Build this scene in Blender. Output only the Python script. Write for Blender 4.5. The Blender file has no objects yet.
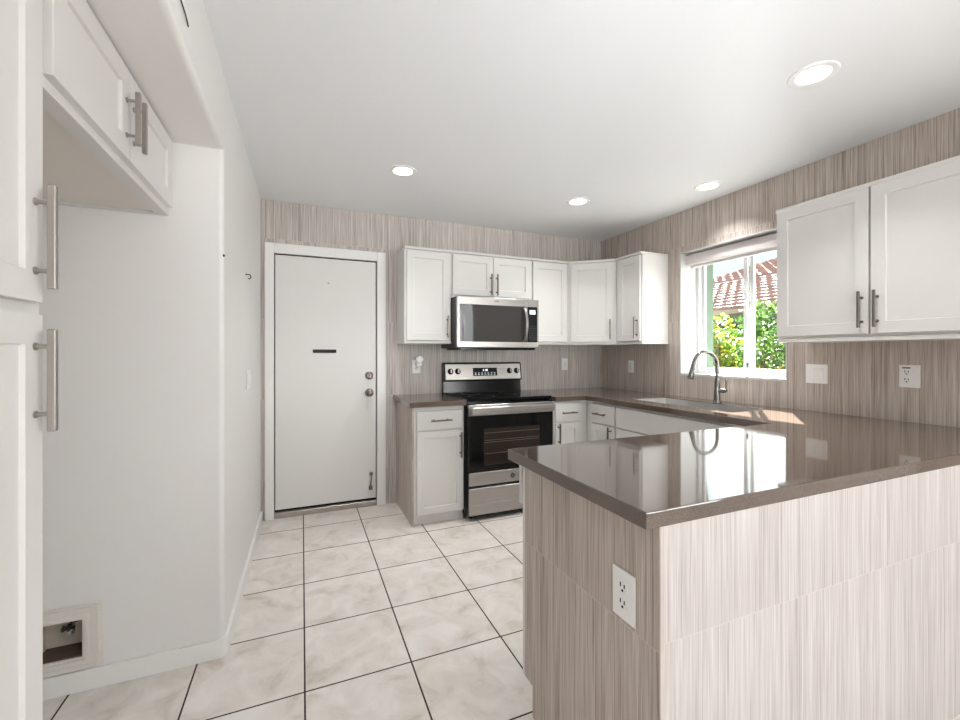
import bpy, bmesh, math, random
from mathutils import Vector, Matrix

C = bpy.context.scene.collection
SC = bpy.context.scene
random.seed(7)
PI = math.pi

# ------------------------------------------------------------------ camera
cam = bpy.data.cameras.new('camera')
cam.sensor_width = 36.0
cam.lens = 425.38 / 960.0 * 36.0
cam.shift_y = -6.71 / 960.0
cam.clip_start = 0.02
camo = bpy.data.objects.new('camera', cam)
C.objects.link(camo)
camo.location = (0, 0, 1.2589)
camo.rotation_euler = (PI / 2, 0, -0.3963)
SC.camera = camo

# ------------------------------------------------------------------ sky, sun, daylight, exposure
W = bpy.data.worlds.new('sky')
SC.world = W
W.use_nodes = True
wn = W.node_tree.nodes
wl = W.node_tree.links
wn.clear()
w_out = wn.new('ShaderNodeOutputWorld')
w_bg = wn.new('ShaderNodeBackground')
w_tc = wn.new('ShaderNodeTexCoord')
w_sep = wn.new('ShaderNodeSeparateXYZ')
w_rmp = wn.new('ShaderNodeValToRGB')
w_rmp.color_ramp.elements[0].position = 0.0
w_rmp.color_ramp.elements[0].color = (0.95, 0.98, 1.0, 1)
w_rmp.color_ramp.elements[1].position = 0.55
w_rmp.color_ramp.elements[1].color = (0.42, 0.66, 1.0, 1)
w_cl = wn.new('ShaderNodeTexNoise')
w_cl.inputs['Scale'].default_value = 3.2
w_cl.inputs['Detail'].default_value = 6
w_cr = wn.new('ShaderNodeValToRGB')
w_cr.color_ramp.elements[0].position = 0.5
w_cr.color_ramp.elements[1].position = 0.68
w_mix = wn.new('ShaderNodeMixRGB')
w_mix.inputs[2].default_value = (1, 1, 1, 1)
wl.new(w_tc.outputs['Generated'], w_sep.inputs[0])
wl.new(w_sep.outputs['Z'], w_rmp.inputs[0])
wl.new(w_tc.outputs['Generated'], w_cl.inputs['Vector'])
wl.new(w_cl.outputs['Fac'], w_cr.inputs[0])
wl.new(w_cr.outputs['Color'], w_mix.inputs[0])
wl.new(w_rmp.outputs['Color'], w_mix.inputs[1])
wl.new(w_mix.outputs[0], w_bg.inputs['Color'])
w_bg.inputs['Strength'].default_value = 1.15
wl.new(w_bg.outputs[0], w_out.inputs['Surface'])


def light(name, kind, loc, direction, energy, color=(1, 1, 1), size=None, size_y=None, angle=None):
    l = bpy.data.lights.new(name, kind)
    l.energy = energy
    l.color = color
    if kind == 'AREA':
        l.shape = 'RECTANGLE' if size_y else 'DISK'
        l.size = size
        if size_y:
            l.size_y = size_y
    if kind == 'POINT':
        l.shadow_soft_size = size
    if angle is not None:
        l.angle = angle
    o = bpy.data.objects.new(name, l)
    C.objects.link(o)
    o.location = loc
    o.rotation_euler = Vector(direction).to_track_quat('-Z', 'Y').to_euler()
    return o


SUN_EL = math.radians(35)
light('sun', 'SUN', (8, 8, 8), (-0.79 * math.cos(SUN_EL), -0.61 * math.cos(SUN_EL), -math.sin(SUN_EL)), 85.0,
      (1.0, 0.98, 0.95), angle=math.radians(0.6))
# daylight entering through the dining room's glass doors behind the camera, and through the kitchen window
light('daylight_glass_doors', 'AREA', (1.5, -3.35, 1.08), (0, 1, 0.0), 18, (0.93, 0.97, 1.0), 1.9, 2.0)
light('daylight_dining_window', 'AREA', (2.93, -1.45, 1.5), (-1, 0.0, -.1), 50, (0.93, 0.97, 1.0), 1.1, 1.4)
light('added_ceiling_fill', 'POINT', (1.3, -1.3, 1.8), (0, 0, -1), 4, (0.94, 0.97, 1.0), size=.18)  # added fill without a fixture, brightens the ceiling
light('added_far_fill', 'AREA', (0.5, -0.9, 1.3), (0.28, 1, 0.40), 7.5, (0.93, 0.97, 1.0), 0.4, 0.4).data.spread = math.radians(75)  # added unseen fill aimed at the far ceiling and upper walls
light('daylight_kitchen_window', 'AREA', (3.14, 2.17, 1.6), (-1, 0, 0.15), 7.5, (0.92, 0.97, 1.0), 0.8, 0.95)

SC.view_settings.view_transform = 'Standard'
SC.view_settings.look = 'None'
SC.view_settings.gamma = 1.0
SC.view_settings.use_curve_mapping = False
SC.view_settings.exposure = 0.12

# ------------------------------------------------------------------ constants (metres)
XL, XR, D, HC = -0.300, 2.866, 3.587, 2.419
YA = 2.046            # alcove side wall
CZ, CT = 0.909, 0.038  # countertop top and thickness


# ------------------------------------------------------------------ materials
def lin(r, g, b):
    def f(v):
        v /= 255.0
        return v / 12.92 if v <= 0.04045 else ((v + 0.055) / 1.055) ** 2.4
    return (f(r), f(g), f(b), 1)


def mat(name, col, rough=0.5, metal=0.0, spec=None, bump=None, coat=0.0, noise=None):
    m = bpy.data.materials.new(name)
    m.use_nodes = True
    nt = m.node_tree
    b = nt.nodes['Principled BSDF']
    b.inputs['Base Color'].default_value = col
    b.inputs['Roughness'].default_value = rough
    b.inputs['Metallic'].default_value = metal
    if spec is not None:
        b.inputs['Specular IOR Level'].default_value = spec
    if coat:
        b.inputs['Coat Weight'].default_value = coat
        b.inputs['Coat Roughness'].default_value = 0.05
    tc = nt.nodes.new('ShaderNodeTexCoord')
    if noise:   # (scale, amount): slight tonal variation of the surface itself
        n = nt.nodes.new('ShaderNodeTexNoise')
        n.inputs['Scale'].default_value = noise[0]
        n.inputs['Detail'].default_value = 5
        mx = nt.nodes.new('ShaderNodeMixRGB')
        mx.inputs[1].default_value = tuple(c * (1 - noise[1]) for c in col[:3]) + (1,)
        mx.inputs[2].default_value = tuple(min(1, c * (1 + noise[1])) for c in col[:3]) + (1,)
        nt.links.new(tc.outputs['Object'], n.inputs['Vector'])
        nt.links.new(n.outputs['Fac'], mx.inputs[0])
        nt.links.new(mx.outputs[0], b.inputs['Base Color'])
    if bump:    # (scale, strength, distance)
        n = nt.nodes.new('ShaderNodeTexNoise')
        n.inputs['Scale'].default_value = bump[0]
        n.inputs['Detail'].default_value = 3
        bp = nt.nodes.new('ShaderNodeBump')
        bp.inputs['Strength'].default_value = bump[1]
        bp.inputs['Distance'].default_value = bump[2]
        nt.links.new(tc.outputs['Object'], n.inputs['Vector'])
        nt.links.new(n.outputs['Fac'], bp.inputs['Height'])
        nt.links.new(bp.outputs[0], b.inputs['Normal'])
    return m


def nmath(nt, op, a, b=None, c=None):
    n = nt.nodes.new('ShaderNodeMath')
    n.operation = op
    for i, v in enumerate((a, b, c)):
        if v is None:
            continue
        if isinstance(v, (int, float)):
            n.inputs[i].default_value = v
        else:
            nt.links.new(v, n.inputs[i])
    return n.outputs[0]


def mixc(nt, fac, a, b):
    n = nt.nodes.new('ShaderNodeMixRGB')
    for i, v in enumerate((fac, a, b)):
        if isinstance(v, (int, float)):
            n.inputs[i].default_value = v
        elif isinstance(v, tuple):
            n.inputs[i].default_value = v
        else:
            nt.links.new(v, n.inputs[i])
    return n.outputs[0]


def streak_tile(name, axis, phase, zphase=0.909, dark=(137, 121, 109), light_=(206, 196, 188)):
    """linear-textured porcelain tile, 305 x 610 mm, upright; axis is the horizontal world axis of the wall"""
    m = bpy.data.materials.new(name)
    m.use_nodes = True
    nt = m.node_tree
    b = nt.nodes['Principled BSDF']
    g = nt.nodes.new('ShaderNodeNewGeometry')
    s = nt.nodes.new('ShaderNodeSeparateXYZ')
    nt.links.new(g.outputs['Position'], s.inputs[0])
    u = s.outputs[axis]
    z = s.outputs[2]
    tu = nmath(nt, 'DIVIDE', nmath(nt, 'SUBTRACT', u, phase), 0.305)
    tz = nmath(nt, 'DIVIDE', nmath(nt, 'SUBTRACT', z, zphase), 0.61)
    iu, iz = nmath(nt, 'FLOOR', tu), nmath(nt, 'FLOOR', tz)
    idx = nmath(nt, 'ADD', nmath(nt, 'MULTIPLY', iu, 7.31), nmath(nt, 'MULTIPLY', iz, 3.77))
    cmb = nt.nodes.new('ShaderNodeCombineXYZ')
    nt.links.new(u, cmb.inputs[0])
    nt.links.new(idx, cmb.inputs[1])
    nt.links.new(z, cmb.inputs[2])
    outs = []
    for sc_, zs, det in ((130, 1.6, 2), (330, 5.0, 2), (34, 0.6, 1)):
        mp = nt.nodes.new('ShaderNodeMapping')
        mp.inputs['Scale'].default_value = (sc_, 1, zs)
        nt.links.new(cmb.outputs[0], mp.inputs[0])
        n = nt.nodes.new('ShaderNodeTexNoise')
        n.inputs['Scale'].default_value = 1.0
        n.inputs['Detail'].default_value = det
        nt.links.new(mp.outputs[0], n.inputs['Vector'])
        outs.append(n.outputs['Fac'])
    f = nmath(nt, 'ADD', nmath(nt, 'MULTIPLY', outs[0], 0.42),
              nmath(nt, 'ADD', nmath(nt, 'MULTIPLY', outs[1], 0.43), nmath(nt, 'MULTIPLY', outs[2], 0.15)))
    r = nt.nodes.new('ShaderNodeValToRGB')
    e = r.color_ramp.elements
    e[0].position = 0.34
    e[0].color = lin(*dark)
    e[1].position = 0.62
    e[1].color = lin(*light_)
    k = e.new(0.47)
    k.color = lin(*[(a * 0.42 + c * 0.58) for a, c in zip(dark, light_)])
    nt.links.new(f, r.inputs[0])
    wnz = nt.nodes.new('ShaderNodeTexWhiteNoise')
    wnz.noise_dimensions = '1D'
    nt.links.new(idx, wnz.inputs['W'])
    hsv = nt.nodes.new('ShaderNodeHueSaturation')
    nt.links.new(r.outputs[0], hsv.inputs['Color'])
    nt.links.new(nmath(nt, 'MULTIPLY_ADD', wnz.outputs['Value'], 0.07, 0.965), hsv.inputs['Value'])
    # hairline joints
    fu = nmath(nt, 'ABSOLUTE', nmath(nt, 'SUBTRACT', nmath(nt, 'FRACT', nmath(nt, 'ADD', tu, 0.5)), 0.5))
    fz = nmath(nt, 'ABSOLUTE', nmath(nt, 'SUBTRACT', nmath(nt, 'FRACT', nmath(nt, 'ADD', tz, 0.5)), 0.5))
    ju = nmath(nt, 'LESS_THAN', fu, 0.0042)
    jz = nmath(nt, 'LESS_THAN', fz, 0.0021)
    j = nmath(nt, 'MAXIMUM', ju, jz)
    col = mixc(nt, nmath(nt, 'MULTIPLY', j, 0.6), hsv.outputs[0], lin(206, 194, 184))
    nt.links.new(col, b.inputs['Base Color'])
    b.inputs['Roughness'].default_value = 0.42
    b.inputs['Specular IOR Level'].default_value = 0.35
    bp = nt.nodes.new('ShaderNodeBump')
    bp.inputs['Strength'].default_value = 0.25
    bp.inputs['Distance'].default_value = 0.001
    nt.links.new(nmath(nt, 'SUBTRACT', f, nmath(nt, 'MULTIPLY', j, 0.5)), bp.inputs['Height'])
    nt.links.new(bp.outputs[0], b.inputs['Normal'])
    return m


def floor_tile():
    m = bpy.data.materials.new('floor_tile')
    m.use_nodes = True
    nt = m.node_tree
    b = nt.nodes['Principled BSDF']
    g = nt.nodes.new('ShaderNodeNewGeometry')
    s = nt.nodes.new('ShaderNodeSeparateXYZ')
    nt.links.new(g.outputs['Position'], s.inputs[0])
    T = 0.4019
    tu = nmath(nt, 'DIVIDE', nmath(nt, 'SUBTRACT', s.outputs[0], 0.0098), T)
    tv = nmath(nt, 'DIVIDE', nmath(nt, 'SUBTRACT', s.outputs[1], 3.3168), T)
    iu, iv = nmath(nt, 'FLOOR', tu), nmath(nt, 'FLOOR', tv)
    idx = nmath(nt, 'ADD', nmath(nt, 'MULTIPLY', iu, 5.17), nmath(nt, 'MULTIPLY', iv, 2.71))
    cmb = nt.nodes.new('ShaderNodeCombineXYZ')
    nt.links.new(s.outputs[0], cmb.inputs[0])
    nt.links.new(s.outputs[1], cmb.inputs[1])
    nt.links.new(idx, cmb.inputs[2])
    n1 = nt.nodes.new('ShaderNodeTexNoise')
    n1.inputs['Scale'].default_value = 7
    n1.inputs['Detail'].default_value = 7
    n1.inputs['Roughness'].default_value = 0.62
    n1.inputs['Distortion'].default_value = 0.6
    nt.links.new(cmb.outputs[0], n1.inputs['Vector'])
    r = nt.nodes.new('ShaderNodeValToRGB')
    e = r.color_ramp.elements
    e[0].position, e[0].color = 0.30, lin(200, 189, 177)
    e[1].position, e[1].color = 0.66, lin(234, 228, 221)
    k = e.new(0.46)
    k.color = lin(222, 214, 205)
    nt.links.new(n1.outputs['Fac'], r.inputs[0])
    fu = nmath(nt, 'ABSOLUTE', nmath(nt, 'SUBTRACT', nmath(nt, 'FRACT', nmath(nt, 'ADD', tu, 0.5)), 0.5))
    fv = nmath(nt, 'ABSOLUTE', nmath(nt, 'SUBTRACT', nmath(nt, 'FRACT', nmath(nt, 'ADD', tv, 0.5)), 0.5))
    j = nmath(nt, 'LESS_THAN', nmath(nt, 'MINIMUM', fu, fv), 0.0082)
    col = mixc(nt, j, r.outputs[0], lin(58, 45, 38))
    nt.links.new(col, b.inputs['Base Color'])
    nt.links.new(nmath(nt, 'MULTIPLY_ADD', j, 0.4, 0.38), b.inputs['Roughness'])
    b.inputs['Specular IOR Level'].default_value = 0.4
    bp = nt.nodes.new('ShaderNodeBump')
    bp.inputs['Strength'].default_value = 0.3
    bp.inputs['Distance'].default_value = 0.002
    nt.links.new(nmath(nt, 'SUBTRACT', nmath(nt, 'MULTIPLY', n1.outputs['Fac'], 0.25), j), bp.inputs['Height'])
    nt.links.new(bp.outputs[0], b.inputs['Normal'])
    return m


def quartz():
    m = mat('quartz_counter', lin(92, 78, 69), 0.05, spec=0.95)
    nt = m.node_tree
    b = nt.nodes['Principled BSDF']
    tc = nt.nodes.new('ShaderNodeTexCoord')
    n = nt.nodes.new('ShaderNodeTexNoise')
    n.inputs['Scale'].default_value = 420
    n.inputs['Detail'].default_value = 2
    n2 = nt.nodes.new('ShaderNodeTexNoise')
    n2.inputs['Scale'].default_value = 9
    r = nt.nodes.new('ShaderNodeValToRGB')
    e = r.color_ramp.elements
    e[0].position, e[0].color = 0.35, lin(78, 65, 57)
    e[1].position, e[1].color = 0.72, lin(108, 93, 83)
    nt.links.new(tc.outputs['Object'], n.inputs['Vector'])
    nt.links.new(tc.outputs['Object'], n2.inputs['Vector'])
    f = nmath(nt, 'ADD', nmath(nt, 'MULTIPLY', n.outputs['Fac'], 0.92), nmath(nt, 'MULTIPLY', n2.outputs['Fac'], 0.08))
    nt.links.new(f, r.inputs[0])
    nt.links.new(r.outputs[0], b.inputs['Base Color'])
    return m


def brushed(name, col, rough, axis_scale):
    m = mat(name, col, rough, 1.0)
    nt = m.node_tree
    b = nt.nodes['Principled BSDF']
    tc = nt.nodes.new('ShaderNodeTexCoord')
    mp = nt.nodes.new('ShaderNodeMapping')
    mp.inputs['Scale'].default_value = axis_scale
    n = nt.nodes.new('ShaderNodeTexNoise')
    n.inputs['Scale'].default_value = 1
    n.inputs['Detail'].default_value = 3
    nt.links.new(tc.outputs['Object'], mp.inputs[0])
    nt.links.new(mp.outputs[0], n.inputs['Vector'])
    nt.links.new(nmath(nt, 'MULTIPLY_ADD', n.outputs['Fac'], 0.16, rough - 0.08), b.inputs['Roughness'])
    bp = nt.nodes.new('ShaderNodeBump')
    bp.inputs['Strength'].default_value = 0.08
    bp.inputs['Distance'].default_value = 0.0006
    nt.links.new(n.outputs['Fac'], bp.inputs['Height'])
    nt.links.new(bp.outputs[0], b.inputs['Normal'])
    return m


def emission(name, col, strength):
    m = bpy.data.materials.new(name)
    m.use_nodes = True
    b = m.node_tree.nodes['Principled BSDF']
    b.inputs['Base Color'].default_value = col
    b.inputs['Emission Color'].default_value = col
    b.inputs['Emission Strength'].default_value = strength
    return m


def pane_glass():
    m = bpy.data.materials.new('window_glass')
    m.use_nodes = True
    nt = m.node_tree
    nt.nodes.remove(nt.nodes['Principled BSDF'])
    out = nt.nodes['Material Output']
    t = nt.nodes.new('ShaderNodeBsdfTransparent')
    t.inputs[0].default_value = (0.97, 0.985, 0.98, 1)
    gl = nt.nodes.new('ShaderNodeBsdfGlossy')
    gl.inputs['Roughness'].default_value = 0.02
    fr = nt.nodes.new('ShaderNodeLayerWeight')
    fr.inputs[0].default_value = .5
    mx = nt.nodes.new('ShaderNodeMixShader')
    nt.links.new(nmath(nt, 'MULTIPLY_ADD', nmath(nt, 'POWER', fr.outputs['Facing'], 5.0), .6, .04), mx.inputs[0])
    nt.links.new(t.outputs[0], mx.inputs[1])
    nt.links.new(gl.outputs[0], mx.inputs[2])
    nt.links.new(mx.outputs[0], out.inputs[0])
    return m


def leafy(name, cols, trans=0.35):
    m = bpy.data.materials.new(name)
    m.use_nodes = True
    nt = m.node_tree
    b = nt.nodes['Principled BSDF']
    g = nt.nodes.new('ShaderNodeNewGeometry')
    r = nt.nodes.new('ShaderNodeValToRGB')
    e = r.color_ramp.elements
    e[0].position, e[0].color = 0, lin(*cols[0])
    e[1].position, e[1].color = 1, lin(*cols[-1])
    for i, c in enumerate(cols[1:-1]):
        k = e.new((i + 1) / (len(cols) - 1))
        k.color = lin(*c)
    nt.links.new(g.outputs['Random Per Island'], r.inputs[0])
    nt.links.new(r.outputs[0], b.inputs['Base Color'])
    b.inputs['Roughness'].default_value = 0.5
    t = nt.nodes.new('ShaderNodeBsdfTranslucent')
    nt.links.new(r.outputs[0], t.inputs[0])
    mx = nt.nodes.new('ShaderNodeMixShader')
    mx.inputs[0].default_value = trans
    nt.links.new(b.outputs[0], mx.inputs[1])
    nt.links.new(t.outputs[0], mx.inputs[2])
    nt.links.new(mx.outputs[0], nt.nodes['Material Output'].inputs[0])
    return m


M = dict(
    paint=mat('wall_paint', lin(231, 228, 225), 0.6, bump=(170, 0.25, 0.002)),
    ceil=mat('ceiling_paint', lin(235, 236, 237), 0.42, bump=(120, 0.35, 0.002)),
    tile_x_lit=streak_tile('streak_tile_back_lit', 0, 1.652, dark=(142, 130, 121), light_=(213, 206, 200)),  # same tile as the side wall, its brighter light put into the colour
    tile_y=streak_tile('streak_tile_side', 1, 1.332, dark=(137, 121, 109), light_=(206, 196, 187)),
    tile_px_lit=streak_tile('streak_tile_peninsula_front_lit', 0, 0.737, 0.605, dark=(158, 149, 143), light_=(205, 199, 196)),  # same tile as the end panel, lightened and flattened as if strongly lit
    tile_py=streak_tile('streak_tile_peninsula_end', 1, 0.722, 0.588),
    floor=floor_tile(),
    cab=mat('cabinet_paint', lin(219, 216, 212), 0.36, spec=0.4),
    cab_in=mat('cabinet_underside', lin(224, 217, 209), 0.6),
    trim=mat('trim_paint', lin(238, 236, 232), 0.38, spec=0.4),
    door=mat('door_paint', lin(225, 223, 219), 0.42),
    quartz=quartz(),
    steel=brushed('stainless_steel', lin(172, 168, 164), 0.3, (1.5, 1.5, 260)),
    steel_v=brushed('stainless_sink', lin(215, 214, 212), 0.34, (200, 3, 3)),
    nickel_left=mat('brushed_nickel_left', lin(172, 166, 160), 0.36, 1.0),  # same nickel, the brighter look on the left put into its colour
    nickel=mat('brushed_nickel', lin(128, 119, 111), 0.32, 1.0),
    chrome=mat('chrome', lin(190, 190, 190), 0.12, 1.0),
    faucet=mat('faucet_nickel', lin(128, 126, 123), 0.16, 1.0),
    black=mat('black_enamel', lin(11, 11, 12), 0.14, spec=0.28),
    blackglass=mat('black_glass', lin(9, 9, 10), 0.05, spec=0.3),
    mwglass=mat('microwave_glass', lin(66, 63, 61), 0.03, spec=0.25),
    ovenwin=mat('oven_window', lin(46, 38, 34), 0.08, spec=0.3),
    rack=mat('oven_rack', lin(120, 110, 102), 0.4, 0.6),
    darkgrey=mat('dark_grey', lin(58, 58, 60), 0.5),
    gap=mat('shadow_gap', lin(40, 36, 33), 0.8),
    plastic=mat('white_plastic', lin(240, 239, 236), 0.35),
    slot=mat('outlet_slot', lin(25, 24, 23), 0.6),
    cream=mat('box_frame', lin(226, 220, 212), 0.5),
    boxin=mat('box_inside', lin(196, 186, 172), 0.6),
    dirt=mat('box_dirt', lin(96, 82, 68), 0.9, noise=(30, 0.5)),
    brass=mat('bronze', lin(92, 82, 70), 0.35, 1.0),
    lamp=emission('lamp_lens', (1.0, 0.98, 0.94, 1), 3.0),
    digits=emission('display_digits', (0.8, 0.92, 1.0, 1), 1.2),
    lcd=emission('display_lcd', (0.8, 0.86, 0.88, 1), 0.55),
    glass=pane_glass(),
    blind=mat('blind_fabric', lin(214, 206, 203), 0.7),
    vinyl=mat('window_vinyl', lin(214, 214, 214), 0.4),
    reveal=mat('reveal_plaster', lin(196, 195, 193), 0.6),
    alu=mat('threshold_aluminium', lin(170, 162, 155), 0.4, 0.8),
    green_stucco=mat('green_stucco', lin(112, 138, 120), 0.9, bump=(60, 0.3, 0.004)),
    tan=mat('tan_stucco', lin(150, 132, 116), 0.9, noise=(8, 0.15), bump=(50, 0.3, 0.004)),
    roof=mat('clay_roof', lin(165, 134, 122), 0.8, noise=(2.4, 0.35)),
    fascia=mat('fascia', lin(205, 192, 172), 0.7),
    gravel=mat('gravel', lin(118, 110, 98), 0.95, noise=(14, 0.25), bump=(40, 0.6, 0.01)),
    bark=mat('bark', lin(96, 78, 62), 0.9),
    leaf_a=leafy('leaf_lime', [(60, 92, 28), (98, 132, 46), (132, 160, 66), (165, 165, 60)]),
    leaf_b=leafy('leaf_green', [(46, 78, 32), (82, 118, 52), (122, 150, 84)]),
    leaf_d=leafy('leaf_dark', [(28, 50, 32), (46, 72, 48), (72, 100, 70)], 0.2),
    flower_o=leafy('flower_orange', [(240, 150, 60), (250, 200, 90)]),
    flower_p=leafy('flower_purple', [(190, 120, 200), (215, 160, 220)]),
)


# ------------------------------------------------------------------ geometry helpers
def frame(o, x, n):
    """local (along the face, out of the face, up) -> world"""
    x, n = Vector(x), Vector(n)
    m = Matrix(((x.x, n.x, 0, o[0]), (x.y, n.y, 0, o[1]), (x.z, n.z, 1, o[2]), (0, 0, 0, 1)))
    return m


def bx(bm, lo, hi, mtx=None, bev=0.0, seg=1):
    lo, hi = [min(a, b) for a, b in zip(lo, hi)], [max(a, b) for a, b in zip(lo, hi)]
    tb = bmesh.new() if bev > 0 else bm
    vs = [tb.verts.new((x, y, z)) for z in (lo[2], hi[2]) for y in (lo[1], hi[1]) for x in (lo[0], hi[0])]
    fs = [tb.faces.new([vs[i] for i in q]) for q in
          ((0, 2, 3, 1), (4, 5, 7, 6), (0, 1, 5, 4), (2, 6, 7, 3), (0, 4, 6, 2), (1, 3, 7, 5))]
    if bev > 0:
        bev = min(bev, .45 * min(h - l for l, h in zip(lo, hi)))
        bmesh.ops.bevel(tb, geom=list(tb.edges), offset=bev, segments=seg, affect='EDGES', profile=0.5)
        mp = {v: bm.verts.new(v.co) for v in tb.verts}
        for f in tb.faces:
            bm.faces.new([mp[v] for v in f.verts])
        vs = list(mp.values())
        if mtx is not None:
            for v in vs:
                v.co = mtx @ v.co
        tb.free()
    elif mtx is not None:
        for v in vs:
            v.co = mtx @ v.co
    return bm


def tube(bm, pts, radii, seg=12, caps=True):
    pts = [Vector(p) for p in pts]
    if isinstance(radii, (int, float)):
        radii = [radii] * len(pts)
    rings = []
    prev = None
    for i, p in enumerate(pts):
        t = (pts[min(i + 1, len(pts) - 1)] - pts[max(i - 1, 0)]).normalized()
        if prev is None:
            a = t.orthogonal().normalized()
        else:
            a = (prev - t * prev.dot(t)).normalized()
        prev = a
        b = t.cross(a)
        rings.append([bm.verts.new(p + (a * math.cos(2 * PI * k / seg) + b * math.sin(2 * PI * k / seg)) * radii[i])
                      for k in range(seg)])
    for r0, r1 in zip(rings, rings[1:]):
        for k in range(seg):
            f = bm.faces.new((r0[k], r0[(k + 1) % seg], r1[(k + 1) % seg], r1[k]))
            f.smooth = True
    if caps:
        bm.faces.new(rings[0][::-1])
        bm.faces.new(rings[-1])
    return bm


def lathe(bm, prof, centre, axis, seg=28):
    """prof: list of (distance along axis, radius)"""
    axis = Vector(axis).normalized()
    a = axis.orthogonal().normalized()
    b = axis.cross(a)
    c = Vector(centre)
    rings = []
    for d, r in prof:
        if r <= 1e-6:
            rings.append([bm.verts.new(c + axis * d)])
        else:
            rings.append([bm.verts.new(c + axis * d + (a * math.cos(2 * PI * k / seg) + b * math.sin(2 * PI * k / seg)) * r)
                          for k in range(seg)])
    for r0, r1 in zip(rings, rings[1:]):
        for k in range(seg):
            k2 = (k + 1) % seg
            if len(r0) == 1 and len(r1) == 1:
                continue
            if len(r0) == 1:
                f = bm.faces.new((r0[0], r1[k], r1[k2]))
            elif len(r1) == 1:
                f = bm.faces.new((r0[k], r1[0], r0[k2]))
            else:
                f = bm.faces.new((r0[k], r0[k2], r1[k2], r1[k]))
            f.smooth = len(r0) > 1 and len(r1) > 1 and False
    return bm


def prism(bm, poly, z0, z1, mtx=None):
    lo = [bm.verts.new((x, y, z0)) for x, y in poly]
    hi = [bm.verts.new((x, y, z1)) for x, y in poly]
    n = len(poly)
    bm.faces.new(lo[::-1])
    bm.faces.new(hi)
    for i in range(n):
        bm.faces.new((lo[i], lo[(i + 1) % n], hi[(i + 1) % n], hi[i]))
    if mtx is not None:
        bmesh.ops.transform(bm, matrix=mtx, verts=lo + hi)
    return bm


NB = bmesh.new


def root_loc(p):
    while p is not None and p.parent is not None:
        p = p.parent
    return Vector(p.location) if p is not None else Vector((0, 0, 0))


def obj(name, bm, material, parent=None, loc=None, smooth=False):
    """one mesh object; the bmesh is in world metres; top-level ones get their origin at loc"""
    bmesh.ops.recalc_face_normals(bm, faces=bm.faces)
    base = root_loc(parent) if parent else Vector(loc or (0, 0, 0))
    bmesh.ops.translate(bm, verts=bm.verts, vec=-base)
    me = bpy.data.meshes.new(name)
    if smooth:
        for f in bm.faces:
            f.smooth = True
    bm.to_mesh(me)
    bm.free()
    if isinstance(material, (list, tuple)):
        for m_ in material:
            me.materials.append(m_)
    else:
        me.materials.append(material)
    if smooth:
        me.set_sharp_from_angle(angle=math.radians(40))
    o = bpy.data.objects.new(name, me)
    C.objects.link(o)
    if parent:
        o.parent = parent
    else:
        o.location = base
    return o


def tag(o, label, cat, group=None):
    o['label'] = label
    o['category'] = cat
    if group:
        o['group'] = group
    return o


def thing(name, loc, label, cat, group=None):
    o = bpy.data.objects.new(name, None)
    o.empty_display_size = 0.1
    C.objects.link(o)
    o.location = loc
    return tag(o, label, cat, group)


def struct(name, bm, material, loc=None, label=None, smooth=False):
    o = obj(name, bm, material, None, loc, smooth)
    o['kind'] = 'structure'
    if label:
        o['label'] = label
    return o


def copy_thing(src, loc, label, group=None):
    r = src.copy()
    C.objects.link(r)
    r.location = loc
    r['label'] = label
    if group:
        r['group'] = group
    for ch in list(src.children):
        c = ch.copy()
        C.objects.link(c)
        c.parent = r
        for g in list(ch.children):
            d = g.copy()
            C.objects.link(d)
            d.parent = c
    return r


def box_obj(name, lo, hi, m, parent, bev=0.0015, mtx=None):
    return obj(name, bx(NB(), lo, hi, mtx, bev), m, parent)


# ------------------------------------------------------------------ room shell
YR = -3.2          # rear wall of the dining side
XB = -1.15         # back of the refrigerator alcove
struct('floor', bx(NB(), (XB - .15, YR - .15, -0.1), (XR + .23, D + .2, 0)), M['floor'], label='beige mottled ceramic floor tiles with dark grout')
struct('ceiling', bx(NB(), (XB - .15, YR - .15, HC), (XR + .23, D + .2, HC + .12)), M['ceil'], label='white textured ceiling')

# back wall, with the doorway
DX0, DX1, DZ = -0.200, 0.577, 2.024
bm = NB()
bx(bm, (XL - .3, D, 0), (DX0, D + .06, HC))
bx(bm, (DX1, D, 0), (XR + .23, D + .06, HC))
bx(bm, (DX0, D, DZ), (DX1, D + .06, HC))
bx(bm, (XL - .3, D + .06, -.05), (XR + .23, D + .16, HC))
struct('wall_back', bm, M['tile_x_lit'], label='back wall clad in taupe vertical-streak tile')

# right wall, with the window opening
WY0, WY1, WZ0, WZ1 = 1.754, 2.588, 1.077, 2.085
XO = XR + .215
bm = NB()
bx(bm, (XR, 0.3, 0), (XO, WY0, HC))
bx(bm, (XR, WY1, 0), (XO, D, HC))
bx(bm, (XR, WY0, 0), (XO, WY1, WZ0))
bx(bm, (XR, WY0, WZ1), (XO, WY1, HC))
struct('wall_right', bm, M['tile_y'], label='right wall clad in taupe vertical-streak tile')
bm = NB()
bx(bm, (XR, YR, 0), (XO, -2.05, HC))
bx(bm, (XR, -.85, 0), (XO, .3, HC))
bx(bm, (XR, -2.05, 0), (XO, -.85, .78))
bx(bm, (XR, -2.05, 2.15), (XO, -.85, HC))
struct('wall_right_dining', bm, M['paint'])
bm = NB()
for y in (-2.05, -1.475, -.90):
    bx(bm, (XR + .03, y, .78), (XR + .06, y + .05, 2.15))
bx(bm, (XR + .03, -2.0, .78), (XR + .06, -.9, .83))
bx(bm, (XR + .03, -2.0, 2.10), (XR + .06, -.9, 2.15))
struct('window_3', bm, M['vinyl'], label='white frame of the dining room window')
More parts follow.
